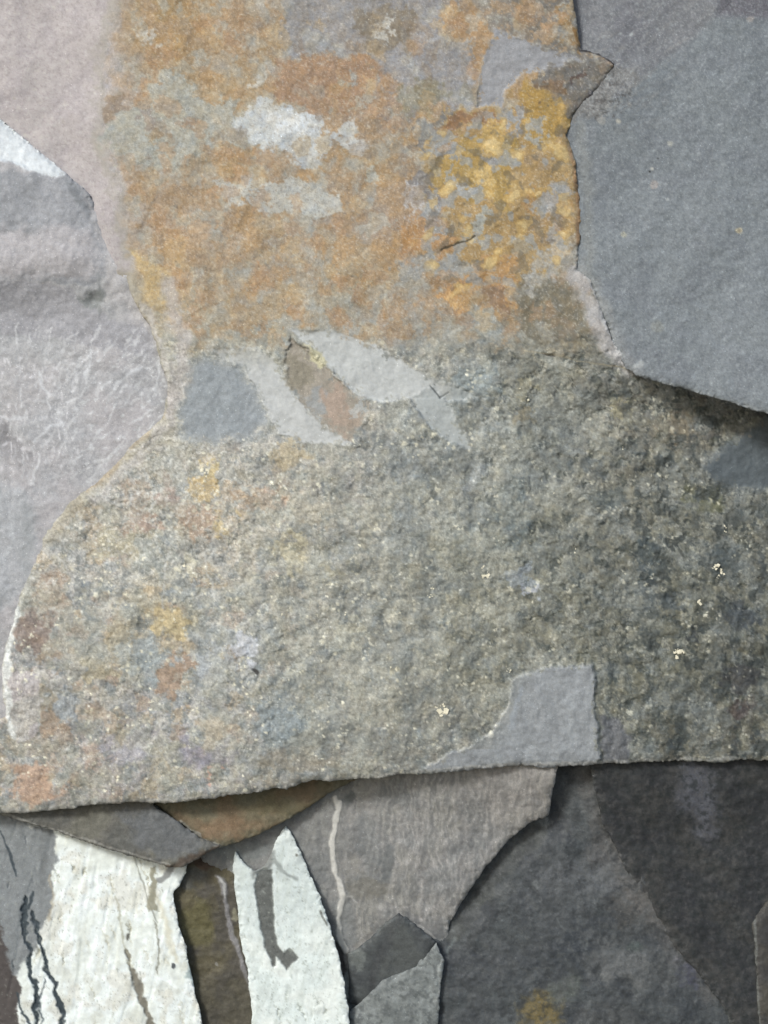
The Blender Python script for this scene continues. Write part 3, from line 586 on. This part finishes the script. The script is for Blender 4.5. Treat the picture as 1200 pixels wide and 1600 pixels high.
build_rock('rock_block', 'smooth blue-grey block with pale pinhead pits, right of the orange rusty face', 'rock block',
  [(820,-420),(1650,-420),(1650,770),(1300,676),(1200,646),(1100,616),(1040,599),(1000,589),(978,574),(962,546),(944,494),(924,444),(895,424),(850,400),(820,200)], block_fn, 'smooth',
  parts=[('broad_face', None, 'smooth', None), ('striated_facet', upf, 'smooth', 'darker facet with fine diagonal streaks'), ('corner_facet', topf, 'dark', None)], step=1.6, warp=1.6, edge=(3, 5), comp=.25)

# ------------------------------------------------------------------ pale grey rock, left
LEFT_LIT = [(-60,150),(0,184),(52,227),(106,272),(52,272),(36,258),(0,250),(-60,238)]
def left_fn(X, Y, sd):
    n0 = fbm(X, Y, 120, 601, 4)
    hb = -14 - .02*(300-X) + 0*Y
    top = ss(-Y, -470, -400)                                       # shaded upper face above the brow
    hb = hb + 28*ss(-Y, -500, -400) - 10*ss(X, 90, 175)*ss(-Y, -500, -400) - .04*np.maximum(0, 400-np.maximum(Y, 262))
    wsd = poly_sdf(X, Y, LEFT_LIT)
    hb = hb + ss(-wsd, -2, 2)*(.22*(Y-272))*(Y < 272)
    low = ss(Y, 900, 1100); hb = hb - 24*low
    pitp = np.exp(-((X-145)/14.)**2-((Y-468)/10.)**2) + .8*np.exp(-((X-12)/22.)**2-((Y-690)/26.)**2)
    hd = n0*5 + fbm(X, Y, 26, 605, 4, .6)*1.4 + fbm(X, Y, 6, 608, 3, .7)*.35 - 5*pitp
    p = Paint(X, Y, (176,174,176)); n1 = fbm(X, Y, 70, 611, 4); n2 = fbm(X, Y, 16, 621, 4, .65); n3 = fbm(X, Y, 6, 625, 3, .7)
    p.wash(.5*ss(n1, 0, .3), (168,170,174)); p.wash(.5*ss(-n1, 0, .3), (184,178,180))
    p.wash(ss(-np.abs(X*.7+Y*.7-420), -160, 0)*.2, (172,176,172))
    # upper face, its facet shade painted in grey bands
    p.poly([(-300,262),(50,270),(108,272),(140,302),(168,362),(172,420),(140,450),(60,438),(-300,420)], (158,160,165), 7, 5, .95)
    p.poly([(-300,262),(50,270),(60,300),(30,380),(-300,380)], (146,149,154), 20, 8, .8); p.poly([(-300,345),(150,360),(150,430),(-300,425)], (184,179,181), 26, 8, .9)
    p.poly([(100,276),(140,306),(164,358),(152,366),(134,330),(104,292)], (134,138,142), 8, 3, .8)
    p.poly([(120,275),(168,362),(205,425),(236,510),(250,560),(226,520),(196,470),(160,470),(166,430),(160,390)], (190,186,186), 10, 4, .8)
    p.poly([(-300,434),(60,440),(128,460),(170,492),(236,520),(240,560),(100,530),(-300,520)], (158,157,162), 9, 6, .85)
    p.poly([(124,462),(150,458),(162,446),(164,468),(150,486),(134,484)], (132,136,134), 8, 5, .9); p.line([(152,430),(160,448),(164,462)], 5, (140,144,146), 4, 3, .7)
    p.poly([(-60,652),(14,660),(30,690),(44,716),(20,718),(-60,712)], (146,144,146), 10, 7, .9)
    p.poly(LEFT_LIT, (214,221,224), 5, 4, 1); wm = ss(-wsd, 0, 8)  # top facet turned to the light, its brightness painted white
    p.wash(wm*.5*ss(fbm(X+Y*.6, (Y-X*.8)*.25, 12, 631, 3), .05, .25), (232,238,240)); p.wash(wm*.4*ss(-fbm(X+Y*.6, (Y-X*.8)*.25, 12, 631, 3), .12, .3), (184,192,198))
    # wispy pale scratches fanning to the lower left
    fan = ss(Y, 500, 560)*ss(-Y, -820, -700)
    a = math.radians(50); s1 = ridged(X*math.cos(a)+Y*math.sin(a)+n1*10, (-X*math.sin(a)+Y*math.cos(a))*.33, 15, 641, 2)
    s2 = ridged(X*.98+Y*.2+n1*12, (-X*.2+Y*.98)*.3, 17, 651, 2)
    p.wash(fan*.8*ss(s1, .64, .86)*ss(n2, -.15, .15)*ss(X, 60, 130), (212,214,216)); p.wash(fan*.75*ss(s2, .66, .88)*ss(-n2, -.1, .2)*ss(-X, -200, -100), (210,208,212)); s3 = ridged(X, Y*.7, 9, 656, 2); p.wash(fan*.45*ss(s3, .72, .95)*ss(n1, -.1, .2), (206,206,208))
    p.wash(.25*ss(n2, .1, .4), (160,160,164)); p.wash(.2*ss(-n3, .2, .5), (198,196,198))
    for P in ([(58,578),(64,604),(76,616),(80,636)], [(140,546),(138,570),(134,590)], [(250,574),(248,600),(240,612)], [(54,688),(76,668),(100,664)], [(180,610),(186,596),(216,576)], [(0,650),(20,654),(44,650)], [(12,800),(20,830),(4,880)], [(22,800),(18,850),(2,895)]):
        p.line(P, 4, (208,210,214), 3, 4, .75)
    rs = np.random.RandomState(11)
    for k in range(95):
        x0, y0 = 20+rs.rand()*222, 505+rs.rand()*215
        if x0+y0*.55 > 590 or (x0 > 200 and y0 > 640): continue
        an = math.radians(82-x0*.17+rs.randn()*9); ln = 9+rs.rand()**2*42; bend = rs.randn()*.12
        P = [(x0-math.cos(an+bend*t)*ln*t, y0+math.sin(an+bend*t)*ln*t) for t in (0, .35, .7, 1)]
        g = 200+rs.rand()*18; p.line(P, 1.8+rs.rand()*2.6, (g, g, g+2), 2.4, 4, .3+.45*rs.rand())
    p.poly([(-60,760),(30,760),(50,790),(58,860),(40,920),(20,950),(-60,960)], (168,172,176), 20, 6, .7); p.line([(42,790),(44,850),(40,890)], 14, (152,156,158), 14, 4, .6)
    p.poly([(-30,1120),(14,1146),(28,1190),(22,1240),(-30,1250)], (140,142,158), 8, 4, .9)
    p.c = p.c*(1 + (.05*n2+.04*n3)[..., None])
    return hb, hd, p
build_rock('fractured_rock', 'pale lilac-grey rock with wispy white scratches and a bright white upper edge, left', 'rock',
  [(-420,-60),(-60,146),(0,185),(52,227),(106,271),(140,302),(167,360),(188,400),(225,440),(270,500),(290,600),(280,680),(200,760),(130,820),(90,880),(60,980),(40,1080),(44,1160),(30,1225),(-60,1240),(-420,1240)],
  left_fn, 'smooth', parts=[('scratched_face', None, 'smooth', None), ('lit_facet', inside(LEFT_LIT, -1), 'quartz', 'sunlit facet at the upper edge, brightness painted white'), ('upper_face', lambda X, Y: Y < 438+X*.15, 'smooth', 'upper face with its shade painted grey')], warp=2, edge=(6, 12), comp=.45)

# ------------------------------------------------------------------ rocks below the slab
def generic(h0, a, b, x0, y0, base, var, seed, rough=1.0, extra=None, hx=None):
    def fn(X, Y, sd):
        hb = h0 + a*(X-x0) + b*(Y-y0)
        if hx is not None: hb = hb + hx(X, Y)
        hd = (fbm(X, Y, 80, seed, 4)*4 + fbm(X, Y, 18, seed+5, 4, .6)*1.5 + fbm(X, Y, 5, seed+9, 3, .7)*.4)*rough
        p = Paint(X, Y, base); n1 = fbm(X, Y, 55, seed+11, 4); n2 = fbm(X, Y, 13, seed+21, 4, .65)
        p.wash(.7*ss(n1, .02, .28), var[0]); p.wash(.7*ss(-n1, .02, .28), var[1])
        if extra: extra(p, X, Y, n1, n2)
        p.c = p.c*(1 + .09*n2[..., None])
        return hb, hd, p
    return fn

# olive wedge and brown wedge tucked under the rim
def ex(p, X, Y, n1, n2):
    p.poly([(180,1270),(270,1262),(330,1315),(290,1350),(230,1336)], (104,108,112), 24, 8, .7)
    p.line([(0,1271),(90,1298),(180,1327),(265,1352)], 3, (160,158,150), 2, 1.5, .7)
    p.line([(262,1360),(300,1340),(342,1324)], 8, (84,66,52), 6, 4, .7)
build_rock('wedge_rock', 'olive-grey triangular rock wedged between the slab rim and the white quartz slab', 'rock',
  [(-420,1120),(-60,1110),(240,1120),(242,1258),(280,1284),(312,1308),(346,1322),(300,1346),(286,1354),(264,1354),(200,1336),(150,1320),(80,1296),(0,1272),(-60,1250),(-420,1180)],
  generic(-46, .0, .12, 150, 1300, (106,104,96), ((114,112,98),(96,97,92)), 700, .8, ex), 'dark', warp=1.5, group='wedge rocks under the slab rim', edge=(3, 3))
def ex(p, X, Y, n1, n2):
    p.blob(350, 1292, 40, 14, (134,106,76), 20, 8, .8); p.blob(430, 1262, 60, 10, (110,102,70), 20, 8, .6)
    p.line([(280,1283),(300,1300),(346,1322)], 5, (176,174,164), 3, 4, .7)
build_rock('wedge_rock', 'brown and ochre rock wedged under the slab rim, right of the olive-grey one', 'rock',
  [(200,1100),(640,1090),(600,1200),(556,1218),(518,1238),(482,1262),(440,1286),(400,1306),(368,1318),(344,1324),(312,1309),(280,1284),(236,1252)],
  generic(-58, .02, .16, 380, 1280, (116,106,80), ((126,104,76),(106,104,84)), 720, .8, ex), 'dark', warp=3, group='wedge rocks under the slab rim', edge=(4, 5))

# white quartz slabs
def exq(p, X, Y, n1, n2):
    g = fbm(X*1.0+Y*.18, (Y-X*.2)*.16, 15, 741, 4, .6)
    p.wash(.5*ss(g, .1, .3), (224,228,214)); p.wash(.5*ss(fbm(X, Y, 40, 745, 4), .1, .3)*ss(Y, 1450, 1500), (214,216,202)); jg = ridged(X+n2*8-Y*.2, (Y+X*.2)*.16, 40, 747, 3); p.wash(.6*ss(jg, .80, .93), (196,192,166)); p.wash(.5*ss(jg, .90, .97), (130,126,104)); p.h -= 2*ss(jg, .86, .95); fl = fbm(X, Y, 5, 749, 3, .8); p.wash(.5*ss(fl, .42, .55)*ss(n1, -.1, .2), (120,122,112)); p.wash(.35*ss(n1, .1, .3), (214,206,182))
    p.poly([(-300,1250),(0,1270),(84,1298),(88,1360),(78,1430),(58,1462),(38,1500),(28,1526),(8,1530),(-300,1440)], (134,139,140), 6, 5, 1)  # shadow over the slab's left end, painted grey
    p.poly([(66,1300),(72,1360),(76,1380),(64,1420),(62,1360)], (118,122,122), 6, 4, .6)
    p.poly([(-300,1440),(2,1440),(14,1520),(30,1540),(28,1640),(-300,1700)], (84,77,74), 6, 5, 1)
    dk = (48,62,70)
    p.line([(36,1408),(40,1450),(46,1500),(56,1560),(60,1640)], 7, dk, 3, 5, .95, 3); p.line([(50,1430),(62,1474),(76,1515),(92,1560),(108,1640)], 7, dk, 3, 5, .95, 3)
    p.line([(54,1395),(44,1420)], 5, dk, 3, 3, .9); p.line([(24,1552),(40,1585),(60,1620)], 4, dk, 3, 4, .9); p.line([(0,1297),(16,1335),(26,1368)], 3, dk, 2, 2, .8)
    p.line([(70,1530),(60,1560),(66,1600)], 3, dk, 3, 5, .8)
    p.line([(200,1490),(212,1530),(226,1575),(242,1620)], 8, (122,116,100), 4, 5, .9, 3); p.line([(180,1400),(188,1450),(204,1500)], 3, (176,174,150), 3, 5, .7)
    p.line([(208,1335),(222,1375),(232,1410),(246,1440)], 2, (150,152,140), 2, 2, .8); p.line([(242,1440),(248,1480),(248,1520)], 2.5, (140,140,124), 2, 4, .8)
    p.poly([(232,1355),(244,1352),(246,1400),(248,1424),(232,1426),(230,1400),(238,1385)], (146,142,116), 5, 5, .85); p.blob(270,1510,3,5,(90,96,100),2,2); p.blob(200,1464,3,5,(110,110,100),2,2)
    p.line([(250,1376),(262,1366),(272,1350)], 9, (136,138,136), 3, 2, .9); p.blob(300,1518,12,14,(178,198,196),8,4,.8)
    p.line([(80,1372),(84,1400),(76,1440)], 5, (176,164,138), 5, 5, .7); p.line([(248,1400),(262,1450),(275,1500)], 8, (214,206,176), 8, 5, .6)
    sp = fbm(X*1.2, Y*.7, 7, 751, 3, .7); p.wash(.5*ss(sp, .42, .55)*ss(n1, -.2, .1), (150,152,140))
def hq(X, Y): return -1.6*ss(fbm(X+Y*.2, (Y-X*.2)*.16, 30, 761, 3), .0, .35) + 14*ss(Y,1280,1500)
build_rock('quartz_slab', 'bright white quartz slab with black-green cracks and a grey left end', 'quartz rock',
  [(-420,1180),(-60,1210),(250,1240),(300,1330),(292,1362),(272,1396),(280,1440),(292,1484),(304,1540),(320,1610),(350,1800),(360,2020),(-420,2020)],
  generic(-78, -.05, .0, 150, 1450, (242,250,246), ((242,248,246),(232,238,228)), 730, .45, exq, hq), 'quartz', parts=[('white_face', None, 'quartz', None), ('shaded_end', lambda X, Y: poly_sdf(X, Y, [(-400,1240),(0,1270),(84,1298),(88,1360),(78,1430),(58,1462),(38,1500),(28,1526),(8,1530),(-400,1440)]) < 0, 'smooth', 'left end of the white face, shadow painted grey')], warp=2.5, wscale=34, group='white quartz slabs under the big slab', edge=(1.5, 2), comp=.5)
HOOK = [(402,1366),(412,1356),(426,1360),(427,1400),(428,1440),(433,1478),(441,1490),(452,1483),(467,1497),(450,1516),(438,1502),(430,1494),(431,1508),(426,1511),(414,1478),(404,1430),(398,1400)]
def exq2(p, X, Y, n1, n2):
    g = fbm(X+Y*.25, (Y-X*.2)*.2, 12, 781, 4, .6)
    p.wash(ss(-Y, -1500, -1400)*.7, (202,214,212)); p.wash(.5*ss(g, .08, .3), (204,214,206)); jg = ridged(X+n2*8-Y*.22, (Y+X*.22)*.2, 34, 787, 3); p.wash(.5*ss(jg, .80, .95), (184,194,184)); p.wash(.5*ss(jg, .91, .97), (128,132,120)); p.h -= 1.6*ss(jg, .86, .95); fl = fbm(X, Y, 5, 789, 3, .8); p.wash(.5*ss(fl, .44, .56)*ss(n1, -.1, .2), (128,132,122)); p.wash(.4*ss(-g, .1, .3), (230,238,232))
    p.poly(HOOK, (100,103,99), 4, 1.6, .97, -3)  # hook-shaped cast shadow put into the colour, slightly sunk
    p.poly([(390,1350),(402,1340),(430,1330),(428,1352),(404,1366),(398,1372)], (122,127,124), 8, 3, .95)
    p.line([(428,1345),(442,1362),(462,1376)], 5, (146,154,150), 4, 3, .8)
    dk = (104,106,102)
    p.line([(500,1425),(510,1445)], 3, (110,112,104), 2, 2, .8); p.blob(464,1335,3,2,(130,130,120),2,2)
    sp = fbm(X*1.1, Y*.8, 8, 785, 3, .7); p.wash(.45*ss(sp, .40, .55), (160,168,158))
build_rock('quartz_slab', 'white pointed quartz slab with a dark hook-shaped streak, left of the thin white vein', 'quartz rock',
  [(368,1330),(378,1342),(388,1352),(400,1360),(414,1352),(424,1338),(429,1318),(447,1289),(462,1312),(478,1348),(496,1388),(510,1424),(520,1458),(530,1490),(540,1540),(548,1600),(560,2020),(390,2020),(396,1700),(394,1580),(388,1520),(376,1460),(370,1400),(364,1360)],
  generic(-78, .03, .0, 450, 1450, (230,240,235), ((222,234,230),(236,242,234)), 770, .45, exq2), 'quartz', parts=[('white_face', None, 'quartz', None), ('hook_shade', lambda X, Y: poly_sdf(X, Y, HOOK) < 0, 'dark', 'hook-shaped cast shadow painted dark grey')], warp=2, wscale=30, group='white quartz slabs under the big slab', edge=(1.5, 2), comp=.5)
# brown rock between the two quartz slabs
def exb(p, X, Y, n1, n2):
    p.blob(310, 1445, 26, 40, (104,98,62), 24, 8, .9); p.blob(300, 1372, 24, 16, (86,88,84), 14, 6, .8); p.blob(322, 1345, 36, 10, (84,64,50), 8, 8, .9)
    p.line([(340,1370),(352,1400),(356,1430),(366,1470),(380,1505),(394,1550),(404,1600)], 7, (140,138,140), 4, 3, .85, -2); p.line([(340,1370),(348,1384),(352,1402)], 3, (184,184,180), 2, 2, .9)
    p.blob(368,1428,5,12,(150,146,120),4,4,.8); p.blob(338,1505,3,3,(160,158,152),2,2,.8)
    p.wash(.6*ss(Y, 1500, 1560), (82,78,66))
build_rock('brown_rock', 'dark olive-brown rock with a thin grey ridge, between the two white quartz slabs', 'rock',
  [(250,1310),(400,1290),(420,1330),(400,1400),(410,1500),(430,1700),(420,2020),(300,2020),(280,1700),(250,1500),(240,1400)],
  generic(-93, .02, .02, 330, 1450, (90,84,66), ((98,90,64),(80,76,70)), 800, 1.2, exb), 'dark', warp=4, edge=(4, 5), comp=.5)
# striated grey slab with a thin white vein
VEIN = [(523,1246),(527,1262),(531,1252),(526,1276),(523,1298),(519,1310),(519,1335),(526,1366),(533,1394),(536,1404),(529,1432),(531,1462),(540,1486)]
def exs(p, X, Y, n1, n2):
    st = ridged(X*1.0+n1*14+Y*.12, Y*.16, 12, 821, 3); s2 = ridged(X+n1*22, Y*.22, 22, 831, 2)
    rt = ss(X, 560, 660)
    p.wash(rt*.75*ss(st, .74, .95), (184,179,174)); p.wash(.5*ss(s2, .80, .97), (174,172,168)); p.wash(.5*ss(-st, -.6, -.35), (110,112,112)); s4 = fbm(X+n1*8, Y*.2, 6, 836, 3, .7); p.wash(rt*.4*ss(s4, .1, .35), (176,172,168)); p.wash(rt*.4*ss(-s4, .1, .35), (118,118,118))
    p.wash(ss(-X, -560, -480)*.45, (122,124,122)); p.wash(ss(X, 640, 800)*ss(-Y, -1330, -1230)*.35, (150,140,130))
    p.poly([(396,1380),(430,1350),(434,1480),(470,1490),(450,1530),(420,1520),(400,1440)], (98,100,97), 10, 3, .9); p.blob(605, 1345, 12, 30, (110,114,114), 12, 6, .7, 15); p.blob(570,1385,40,18,(128,124,112),18,8,.6); p.blob(545,1245,14,10,(96,100,98),8,5,.8); p.blob(380,1330,44,16,(124,129,127),14,5,.8)  # first patch carries the hook's shade in this rock's colour
    p.poly([(526,1410),(552,1408),(560,1470),(545,1486),(530,1480)], (134,136,134), 8, 5, .7)
    vein = VEIN
    p.line(vein, 9, (206,203,194), 3, 1.5, .95, -2)
    p.line([(536,1404),(548,1400),(558,1412)], 3, (176,174,168), 3, 3, .7)
    p.line([(510,1460),(520,1468),(532,1490),(536,1512),(530,1535),(536,1556),(546,1580)], 9, (78,74,72), 4, 4, .95, 4)
    p.line([(462,1334),(480,1370),(504,1412),(520,1452)], 6, (108,108,108), 5, 3, .7)
    p.poly([(536,1508),(548,1512),(560,1560),(556,1660),(544,1660),(538,1580),(534,1540)], (158,168,166), 5, 5, .8)
    p.line([(625,1427),(650,1446),(680,1466)], 4, (190,186,178), 3, 2, .8)
build_rock('streaked_rock', 'grey rock with fine vertical streaks and a thin white vein, under the slab', 'rock',
  [(300,1110),(880,1090),(874,1190),(866,1236),(858,1274),(834,1284),(790,1318),(752,1366),(722,1408),(706,1438),(698,1470),(686,1500),(690,2020),(520,2020),(480,1700),(440,1500),(400,1440),(372,1400),(350,1362),(318,1345),(300,1300)],
  generic(-80, .01, -.06, 600, 1220, (146,144,140), ((152,150,142),(134,136,134)), 810, 1.0, exs, lambda X, Y: -20*ss(Y, 1380, 1480) + 34*ss(-Y, -1310, -1195)*ss(X, 560, 680)), 'smooth', parts=[('streaked_face', None, 'smooth', None), ('vein', lambda X, Y: line_dist(X, Y, VEIN) < 5.5, 'pale', 'thin jagged white vein')], warp=4, edge=(4, 5), comp=.8)
# dark pointed block and the paler chip below it
build_rock('pointed_rock', 'dark charcoal pointed block with a roof-shaped top, below the streaked rock', 'rock',
  [(625,1426),(652,1446),(682,1470),(668,1500),(650,1524),(615,1540),(588,1556),(566,1574),(545,1566),(545,1490),(566,1476),(586,1458),(604,1440)],
  generic(-88, .05, -.2, 620, 1480, (80,85,86), ((74,78,80),(90,94,92)), 850, .6, lambda p, X, Y, n1, n2: (p.line([(625,1428),(600,1480),(580,1540)], 12, (70,72,74), 12, 4, .5), p.blob(556,1500,12,16,(120,126,122),8,6,.7))), 'dark', warp=2, edge=(5, 3), comp=.4)
def exg(p, X, Y, n1, n2):
    st = ridged(X+Y*.35, (Y-X*.3)*.25, 14, 871, 3); p.wash(.6*ss(st, .8, .97), (158,166,164)); p.wash(.6*ss(-n2, .05, .25), (96,102,102))
    p.line([(682,1472),(690,1498),(686,1530),(680,1570)], 4, (168,172,168), 4, 3, .7)
build_rock('streaked_chip', 'small pale streaked grey piece of rock just below the dark pointed block', 'rock',
  [(672,1478),(684,1472),(694,1500),(688,1560),(682,1640),(690,2020),(540,2020),(545,1640),(548,1580),(570,1560),(600,1530),(650,1510)],
  generic(-90, .05, -.02, 640, 1550, (124,130,128), ((136,142,140),(108,114,114)), 860, 1.0, exg), 'smooth', warp=3, edge=(3, 3), comp=.5)
# big dark rock, lower right
def exd(p, X, Y, n1, n2):
    p.poly([(858,1272),(835,1284),(790,1320),(752,1368),(722,1412),(704,1440),(696,1468),(720,1470),(745,1430),(775,1385),(815,1345),(850,1320)], (80,84,82), 8, 5, .9)
    p.line([(920,1200),(935,1270),(960,1330),(1000,1400),(1050,1450)], 34, (98,97,95), 30, 10, .9); p.blob(1090, 1240, 30, 64, (98,100,106), 34, 10, .9, -15)
    p.blob(890, 1385, 90, 42, (90,94,97), 40, 12, .7); p.blob(870,1480,50,34,(62,68,74),26,10,.8); p.blob(1000,1420,44,34,(98,94,88),26,10,.6)
    p.blob(848, 1580, 34, 34, (120,104,62), 22, 9, .9); p.blob(880,1545,30,18,(92,98,92),14,8,.7); p.blob(1020,1520,50,28,(104,106,105),26,12,.9); p.line([(925,1330),(1000,1410),(1060,1490),(1110,1555)], 26, (102,100,98), 26, 9, .7); p.blob(945,1525,14,10,(112,114,112),8,5,.8); p.blob(1065,1500,16,10,(124,122,128),10,6,.7)
    p.blob(1075,1520,18,22,(78,80,98),12,8,.7); p.blob(960,1600,60,30,(84,86,86),20,10,.7); p.blob(995,1478,11,9,(66,80,78),6,5,.9)
    p.blob(965, 1500, 60, 34, (106,108,108), 30, 14, .7); p.blob(900, 1365, 60, 26, (100,103,106), 34, 14, .7)
    p.blob(850,1285,10,7,(132,136,134),6,5,.8); p.blob(835,1385,4,10,(128,132,132),4,3,.7); p.line([(870,1436),(882,1452)], 3, (124,130,130), 3, 3, .7); p.line([(916,1466),(914,1482)], 2.5, (110,118,118), 3, 2, .7)
    p.line([(704,1452),(712,1470),(700,1490)], 6, (120,128,126), 5, 5, .7); p.line([(726,1450),(738,1440)], 4, (112,118,114), 4, 4, .7)
    w2_ = fbm(X, Y, 30, 905, 5, .7); p.wash(.55*ss(w2_, .08, .3), (92,95,95)); p.wash(.55*ss(-w2_, .08, .3), (56,60,62)); w3_ = fbm(X, Y, 90, 908, 4, .6); p.wash(.5*ss(w3_, .05, .3), (80,84,86)); w5_ = ridged(X, Y*.8, 26, 909, 3); p.wash(.4*ss(w5_, .84, .95), (118,120,118))
def hdark(X, Y):
    r = -34*np.exp(-np.maximum(0, (X-690)*.75+(Y-1190)*.42-20-60)/40.)
    return 26*ss(-Y, -1330, -1190)*ss(X, 860, 980) -.10*np.maximum(0, X-880) - 0.12*np.maximum(0, X-1000) - 14*ss(line_dist(X, Y, [(860,1275),(790,1320),(740,1390),(700,1460)])*-1, -46, 0)
build_rock('dark_rock', 'large dark blackish-grey rock with a curved left shoulder and an ochre stain low down', 'rock',
  [(820,1060),(1650,1060),(1650,2020),(640,2020),(640,1600),(650,1510),(660,1470),(680,1420),(740,1340),(800,1280),(820,1240)],
  generic(-101, 0, -.02, 880, 1350, (74,79,82), ((64,69,74),(80,86,88)), 900, 1.2, exd, hdark), 'dark', warp=4, group='dark rocks at lower right', edge=(10, 8), comp=.5)
def exr(p, X, Y, n1, n2):
    p.blob(1090, 1240, 30, 64, (92,94,102), 34, 10, .9, -15)
    p.line([(1040,1488),(1080,1515),(1110,1550),(1155,1620)], 5, (104,110,108), 4, 4, .7); p.wash(.5*ss(-n2, .1, .3), (44,50,50)); p.wash(.4*ss(n2, .15, .35), (82,80,78))
build_rock('dark_rock', 'blackish flat-faced rock at lower right, darkest of all, beyond a pale diagonal edge', 'rock',
  [(905,1080),(1650,1080),(1650,2020),(1240,2020),(1190,1680),(1150,1612),(1128,1570),(1110,1545),(1086,1512),(1068,1494),(1045,1465),(1015,1410),(975,1350),(945,1290),(922,1200)],
  generic(-106, -.2, -.02, 980, 1400, (58,60,61), ((52,54,57),(66,66,64)), 930, 1.0, exr, lambda X, Y: 26*ss(-Y, -1330, -1190)), 'dark', warp=4, group='dark rocks at lower right', edge=(3, 10), comp=.4)
build_rock('corner_rock', 'narrow dark rock at the far right edge, behind a thin pale vertical line', 'rock',
  [(1176,1440),(1196,1410),(1230,1380),(1300,1360),(1650,1340),(1650,2020),(1192,2020),(1190,1640),(1184,1560),(1180,1500)],
  generic(-142, -.12, 0, 1190, 1500, (72,70,66), ((64,64,64),(84,80,70)), 950, 1.0, lambda p, X, Y, n1, n2: p.line([(1180,1430),(1180,1500),(1186,1600),(1190,1700)], 4, (112,116,112), 3, 2, .7)), 'dark', warp=3, edge=(5, 4), comp=.4)

# ------------------------------------------------------------------ the cliff behind and the ground before it
def sheet(name, mat_rgb, fn, nx, ny, flip=False):
    U, V_ = np.meshgrid(np.linspace(0, 1, nx), np.linspace(0, 1, ny)); P = fn(U, V_)
    idx = np.arange(nx*ny).reshape(ny, nx); F = np.stack([idx[:-1,:-1], idx[:-1,1:], idx[1:,1:], idx[1:,:-1]], -1).reshape(-1, 4)
    n = fbm(U*3000, V_*2000, 90, 981, 5); C = np.clip(to_lin(np.array(mat_rgb))*GAIN*(1+.5*n.reshape(-1, 1)), .02, .8)
    o = mesh_obj(name, P.reshape(-1, 3), F, C, MAT['dark'], None, (0, 0, 0)); o['kind'] = 'structure'; return o
def cliff(U, V_):
    x = (U-.5)*12; z = V_*6.0-.1
    h = fbm(x*100, z*100, 110, 985, 5)*.25 + fbm(x*100, z*100, 24, 990, 4)*.05
    return np.stack([x, .34 - h*.45 + .05*z, z], -1)
sheet('cliff', (120,120,118), cliff, 420, 240)
def ground(U, V_):
    x = (U-.5)*60; y = -40 + V_*40.6
    h = fbm(x*20, y*20, 30, 995, 4)*.03
    return np.stack([x, y, h], -1)
sheet('ground', (128,122,112), ground, 300, 220)
